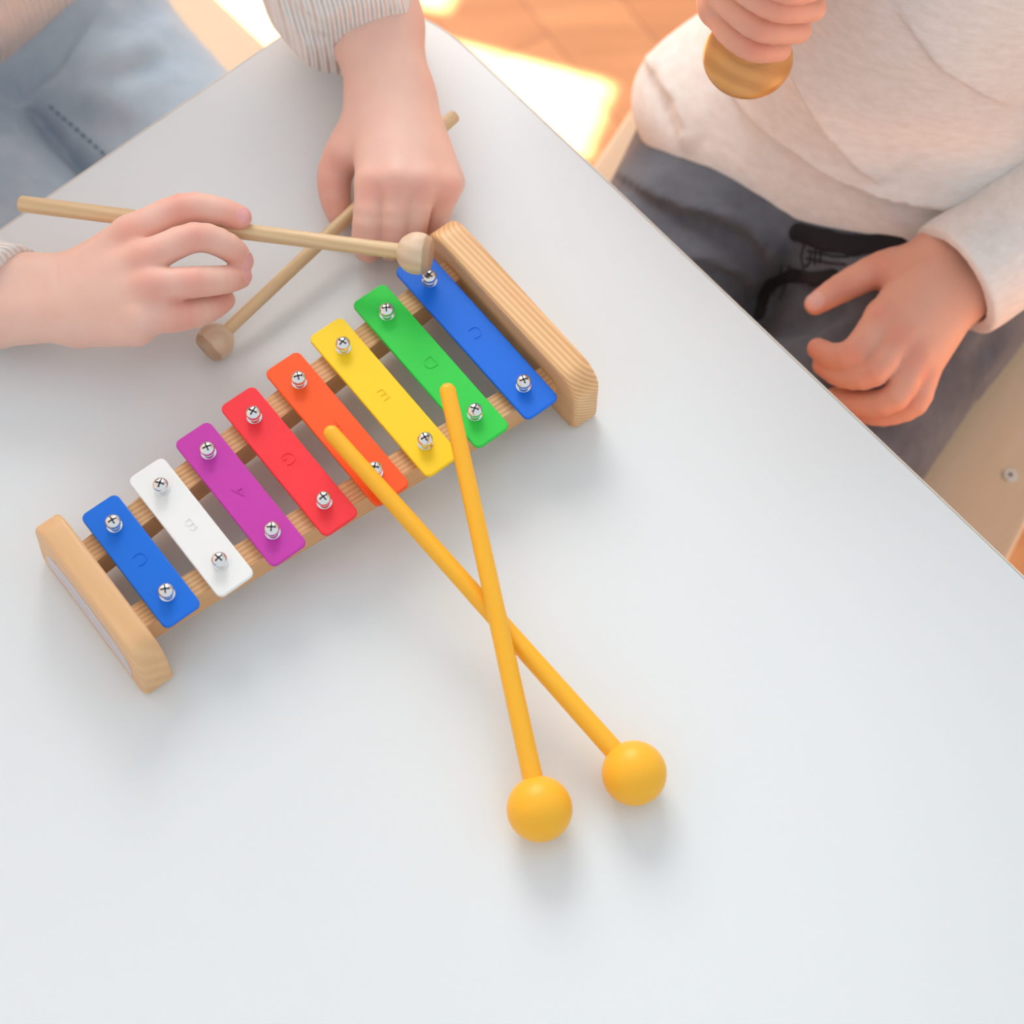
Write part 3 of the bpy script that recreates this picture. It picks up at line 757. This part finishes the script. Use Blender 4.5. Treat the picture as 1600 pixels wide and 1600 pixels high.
# jeans
jl = [cone(thA[0], thA[1], .060, .054), cone(thB[0], thB[1], .062, .056)]
jn = union(jl, .006)
jn = union([jn, ell(v3(c1, TZ-.125), [v3(R1, 0), v3(F1, 0), UP], [.118, .085, .072])], .03)
sh = []
for a, b in (thA, thB): sh.append(cone(b, v3(b[:2]+F1*.015, .07), .05, .038))
jn = union([jn]+sh, .02)
jn = step_fold(jn, [(168, -5), (98, 116), (-10, 186)], .008, .022, edge=.0045, side=-1)
for q, r, d in (([(150, 60), (200, 40), (250, 5)], .014, .004), ([(175, 122), (215, 104), (262, 92)], .014, .003), ([(90, 170), (140, 190), (200, 200)], .014, .003)):
    jn = crease(jn, q, r, d, .006)
for q, r, d in (([(160, 82), (215, 62), (250, 40)], .012, .003),):
    jn = crease(jn, q, r, d, .008, ridge=True)
jb = garment('jeans', jn, .003, M['denim1'], p1, 'light blue jeans')
# faded dashes of the inner seam
sm = bmesh.new()
for i in range(9):
    x, y = 78+ (158-78)*i/8, 166+(236-166)*i/8
    P = [hit(jn, x+dx, y+dx*.85) for dx in (0, 5.5)]
    if P[0] is None or P[1] is None: continue
    b = tube(P, .0011, 6); me = bpy.data.meshes.new('t'); b.to_mesh(me); b.free(); sm.from_mesh(me)
M['seam'] = plain('blue_grey_thread', srgb(110, 134, 154), .9)
wlink('seam', bm_mesh(sm), M['seam'], p1, 'darker dashed seam')
chair('pale wooden chair under the person in the ribbed sweater', c1+F1*.035, A1, .275, .30, TZ-.196, 'pale wooden chairs')
# ---------- the person at the upper right
c2b = W(1385, 215, -110)[:2]
R2 = np.cross(np.array([F2[0], F2[1], 0]), UP)[:2]            # the person's right (towards the photo's left)
p2 = empty('person', 'person in a cream long-sleeved top and dark grey jeans, one hand on the lap', 'person', (c2b[0], c2b[1], 0))
sh2 = TZ+.235
sR = v3(c2b+R2*.105, sh2); sL = v3(c2b-R2*.105, sh2)
hand3 = hand(
    [((1468, 408, -58, 13), (1380, 495, -50, 8.8)), ((1478, 425, -56, 13), (1406, 526, -50, 9)), ((1490, 440, -58, 13), (1428, 556, -54, 8.8)),
     ((1500, 462, -62, 13), (1437, 582, -62, 9)), ((1462, 405, -62, 12), (1395, 425, -62, 11)), ((1440, 440, -62, 11), (1400, 480, -60, 9))],
    [[(1380, 495, -50, 9.2), (1338, 549, -47, 8), (1303, 557, -57, 7), (1278, 545, -64, 5.8)],
     [(1406, 526, -50, 9.2), (1366, 580, -49, 8), (1318, 586, -61, 6.9), (1286, 570, -69, 5.8)],
     [(1428, 556, -54, 9.2), (1399, 620, -58, 7.6), (1347, 630, -70, 6.6), (1305, 622, -80, 6)],
     [(1440, 583, -62, 9), (1428, 628, -68, 7.6), (1380, 646, -78, 6.8), (1335, 640, -86, 6)],
     [(1432, 415, -62, 11), (1378, 420, -61, 9.4), (1315, 450, -62, 7.8), (1274, 475, -64, 6)]],
    extra=[cone(W(1600, 330, -50), W(1468, 402, -58), .017, .0145), cone(W(1625, 390, -52), W(1500, 460, -62), .017, .0145), cone(W(1484, 430, -60), W(1420, 500, -56), .015, .013)], kp=.008)
hd_lo, hd_hi = W(1168, 92, 68), W(1192, -60, 158)
hand4 = hand(
    [((1145, -150, 118, 15), (1124, 14, 96, 8)), ((1155, -160, 124, 15), (1126, -12, 112, 8.5)), ((1168, -165, 130, 15), (1136, -45, 130, 9)), ((1180, -165, 136, 14), (1146, -80, 146, 9)), ((1138, -80, 104, 12), (1130, -10, 96, 8.5))],
    [[(1122, 4, 95, 8.0), (1140, 46, 99, 7.3), (1178, 73, 101, 7.0), (1216, 75, 98, 6.4)],
     [(1128, -20, 112, 8.4), (1148, 10, 117, 7.5), (1192, 41, 118, 7.4), (1246, 46, 114, 6.6)],
     [(1140, -55, 130, 8.6), (1168, -20, 136, 7.8), (1216, 8, 134, 7.6), (1268, 12, 130, 6.6)],
     [(1142, -80, 146, 9), (1185, -45, 153, 8), (1235, -20, 150, 7.6), (1282, -25, 146, 6.6)],
     [(1190, -150, 140, 12), (1240, -110, 150, 9), (1270, -75, 158, 8), (1255, -50, 164, 7)]],
    extra=[cone(W(1110, -300, 130), W(1150, -160, 124), .018, .0165), cone(W(1148, -70, 108), W(1126, 5, 98), .010, .008)], kp=.009)
flush2 = blobs([W(1380, 495, -42), W(1406, 526, -41), W(1428, 556, -46), W(1437, 582, -54), W(1338, 549, -40), W(1366, 580, -42), W(1278, 545, -60), W(1286, 570, -64), W(1274, 475, -60), W(1315, 450, -55), W(1418, 622, -60), W(1340, 640, -80), W(1378, 420, -54),
                W(1182, 78, 108), W(1188, 50, 125), W(1212, 18, 142)], .010)
nail2 = nailmask([(W(1273, 471, -60), W(1268, 478, -66)-W(1315, 450, -62), .0052, .0046, UP)])
hd2, hr2 = head_shape(v3(c2b+F2*.03, TZ+.42), F2)
kA = (W(1190, 205, -147), W(985, 520, -147)); kB = (W(1520, 330, -147), W(1215, 800, -147))
el3 = v3(W(1840, 300, -20)[:2], TZ+.015); wr3 = W(1500, 432, -60)
el4 = v3(c2b+R2*.17+F2*.05, TZ+.08)
legs = []
for a, b in (kA, kB):
    ft = v3(b[:2]+F2*.02, .05); toe = v3(b[:2]+F2*.10, .02)
    legs += [cone(a, b, .036, .032), cone(b, ft, .03, .02), cone(ft, toe, .022, .016)]
body2 = union([torso(c2b, F2, TZ-.17, sh2+.03, .092, .08, .068, .052, k=.05), cone(sL, el3, .03, .022), cone(el3, W(1600, 380, -52), .021, .018),
               cone(sR, el4, .03, .022), cone(el4, W(1115, -280, 130), .021, .018), cone(sR, sL, .032, .032),
               cone(v3(c2b, sh2), v3(c2b+F2*.01, TZ+.34), .036, .032), hd2]+legs, .02)
person_body([hand3, hand4], body2, .0012, .005, flush2, nail2, M['skin2'], p2)
garment('hair', hr2, .004, M['hair'], p2)
eyes(v3(c2b+F2*.03, TZ+.42), F2, p2)
SG = -1
M['black'] = plain('black_twill_and_shade', srgb(34, 31, 33), .9, bump=.4, bscale=900)
# top
t2 = torso(c2b, F2, TZ-.125, sh2+.035, .113, .104, .080, .066, k=.05)
hemw = ell(v3(c2b+F2*.004, TZ-.085), [v3(R2, 0), v3(F2, 0), UP], [.116, .083, .040])
s4 = union([cone(sR, el4, .046, .038), cone(el4, W(1118, -160, 122), .037, .03)], .012)
s4 = cut(half(s4, W(1120, -170, 122), W(1120, -120, 115)-v3(el4[:2], el4[2]), .002), cone(W(1118, -240, 125), W(1122, -100, 115), .022, .022), .001)
cf0, cf1 = W(1640, 345, -48), W(1500, 432, -58)
cend = W(1440, 470, -60)
s3 = union([cone(sL, el3, .048, .044), cone(el3, cf0, .043, .036), cone(cf0, cf1, .036, .0300), cone(cf1, cend, .0300, .029)], .015)
cn = W(1450, 470, -60)-W(1560, 400, -56); cn = cn/np.linalg.norm(cn)
s3 = half(s3, W(1514, 441, -46), cn, .0015); s3 = cut(s3, cone(W(1560, 396, -56), W(1400, 495, -62), .0258, .0258), .001)
top = union([union([t2, hemw, ell(v3(c2b+R2*.056+F2*.038, TZ-.100), [v3(R2, 0), v3(F2, 0), UP], [.088, .058, .036])], .02), s4], .02)
def hemcut(p): return -((p[:, 2]-(TZ-.112))+.0*p[:, 0])
t_f = top; top = mk(lambda p: smax(t_f[0](p), hemcut(p), .006), t_f[1], t_f[2])
top = crease(top, [(1022, 120), (1045, 165), (1062, 205)], .006, .003, .003)
top = step_fold(top, [(1225, 70), (1255, 122), (1300, 182), (1350, 240), (1385, 270)], .011, .030, side=SG)
top = step_fold(top, [(1140, 140), (1180, 188), (1235, 222), (1310, 262), (1400, 298), (1480, 316), (1570, 305)], .011, .028, side=SG)
top = step_fold(top, [(1010, 90), (1040, 160), (1060, 215), (1080, 240)], .004, .018, side=SG)
top = step_fold(top, [(1400, 10), (1470, 100), (1580, 170)], .006, .03, side=SG)
wlink('top', mesh_np([nets(top, .0026), nets(s3, .0016)]), M['cream'], p2, 'cream long-sleeved top')
# jeans
j2 = union([cone(kA[0], kA[1], .062, .055), cone(kB[0], kB[1], .064, .056)], .008)
j2 = union([j2, ell(v3(c2b+F2*.01, TZ-.125), [v3(R2, 0), v3(F2, 0), UP], [.124, .10, .070])], .03)
j2 = union([j2, cone(v3(c2b+F2*.05, TZ-.16), v3(c2b+F2*.15, TZ-.172), .05, .03)], .02)
j2 = union([j2]+[cone(b, v3(b[:2]+F2*.015, .07), .05, .038) for a, b in (kA, kB)], .02)
j2 = step_fold(j2, [(962, 272), (1010, 308), (1060, 338), (1105, 350), (1150, 362), (1188, 395), (1208, 440)], .010, .024, side=SG)
j2 = step_fold(j2, [(1060, 405), (1110, 420), (1150, 436), (1190, 468)], .007, .020, side=SG)
for q, r, d in (([(1185, 500), (1200, 460), (1232, 425), (1250, 385)], .008, .006), ([(1215, 520), (1270, 500), (1340, 470)], .010, .006), ([(1480, 560), (1530, 560), (1570, 520)], .014, .003)):
    j2 = crease(j2, q, r, d, .004)
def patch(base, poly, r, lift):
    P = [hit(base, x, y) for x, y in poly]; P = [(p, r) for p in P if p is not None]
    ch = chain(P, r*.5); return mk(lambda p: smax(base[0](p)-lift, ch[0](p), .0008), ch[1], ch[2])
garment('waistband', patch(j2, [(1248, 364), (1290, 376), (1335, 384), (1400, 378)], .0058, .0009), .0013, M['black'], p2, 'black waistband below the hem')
garment('fly_shade', patch(j2, [(1186, 492), (1192, 462), (1208, 440), (1240, 430), (1275, 436), (1300, 430)], .0040, .0008), .0013, M['black'], p2, 'dark fly and crotch shade painted black')  # shade in the crotch fold put on as a black strip
garment('jeans', j2, .003, M['denim2'], p2, 'dark grey jeans')
st = bmesh.new()
for q in ([(1258, 378), (1252, 400), (1256, 420), (1266, 410), (1268, 385)], [(1275, 380), (1272, 425)], [(1283, 384), (1280, 422)], [(1262, 392), (1300, 400), (1335, 402)], [(1260, 404), (1300, 412), (1330, 414)], [(1222, 412), (1216, 440), (1205, 470)], [(1234, 414), (1228, 446), (1216, 476)]):
    P = []
    for (x0, y0), (x1, y1) in zip(q, q[1:]):
        for i in range(4): P.append(hit(j2, x0+(x1-x0)*i/4, y0+(y1-y0)*i/4))
    P = [x for x in P if x is not None]
    if len(P) > 1:
        b = tube(P, .0008, 6); me = bpy.data.meshes.new('t'); b.to_mesh(me); b.free(); st.from_mesh(me)
wlink('stitching', bm_mesh(st), M['stitch'], p2, 'dark stitching by the pocket')
# turned wooden handle held in the raised fist
hl_ = float(np.linalg.norm(hd_hi-hd_lo))
wh = empty('wooden_toy', 'turned wooden toy with a flared round base held in the raised fist', 'wooden toy', (0, 0, 0)); along(wh, hd_lo, hd_hi)
pr = [(0, -.002), (.014, -.003), (.0195, -.002), (.0215, .0005), (.0218, .0025), (.0208, .0052), (.0185, .0085), (.015, .0125), (.0115, .017), (.0088, .022), (.0074, .030), (.0070, .05), (.0072, hl_-.01), (.006, hl_-.003), (0, hl_)]
link('base', auto(bm_mesh(lathe(pr[:9]+[(0, .016)], 64)), 70), M['handle'], wh)
link('grip', auto(bm_mesh(lathe([(0, .014), (.0125, .0155)]+pr[8:], 48)), 70), M['handle'], wh)
# ------------------------------------------------------------------ light and camera
w = bpy.data.worlds.new('World'); bpy.context.scene.world = w; w.use_nodes = True
bg = w.node_tree.nodes['Background']; bg.inputs['Color'].default_value = (.88, .95, 1, 1); bg.inputs['Strength'].default_value = .84
sd = bpy.data.lights.new('sun', 'SUN'); sd.energy = 62; sd.angle = math.radians(.35); sd.color = (1, .97, .92)
so = bpy.data.objects.new('sun', sd); C.objects.link(so)
dv = Vector((AZ[0]*math.cos(EL), AZ[1]*math.cos(EL), -math.sin(EL))); so.rotation_mode = 'QUATERNION'; so.rotation_quaternion = dv.to_track_quat('-Z', 'Y')
def area(name, loc, tgt, sx, sy, e, col):
    l = bpy.data.lights.new(name, 'AREA'); l.shape = 'RECTANGLE'; l.size = sx; l.size_y = sy; l.energy = e; l.color = col
    o = bpy.data.objects.new(name, l); C.objects.link(o); o.location = loc
    o.rotation_mode = 'QUATERNION'; o.rotation_quaternion = (Vector(tgt)-Vector(loc)).to_track_quat('-Z', 'Y'); return o
area('window_daylight', (-.6, 3.0, 2.3), (0, .3, .5), 1.8, 1.4, 68, (1, .98, .95))
cd = bpy.data.cameras.new('camera'); cd.sensor_width = 36; cd.lens = FPX/1600*36; cd.clip_start = .05
co = bpy.data.objects.new('camera', cd); C.objects.link(co); co.location = CAM; co.rotation_euler = (math.radians(90)-PITCH, 0, 0)
cd.dof.use_dof = True; cd.dof.focus_distance = .885; cd.dof.aperture_fstop = 6.3
sc = bpy.context.scene; sc.camera = co
vs = sc.view_settings; vs.view_transform = 'Standard'; vs.look = 'None'; vs.gamma = 1; vs.use_curve_mapping = False; vs.exposure = 0
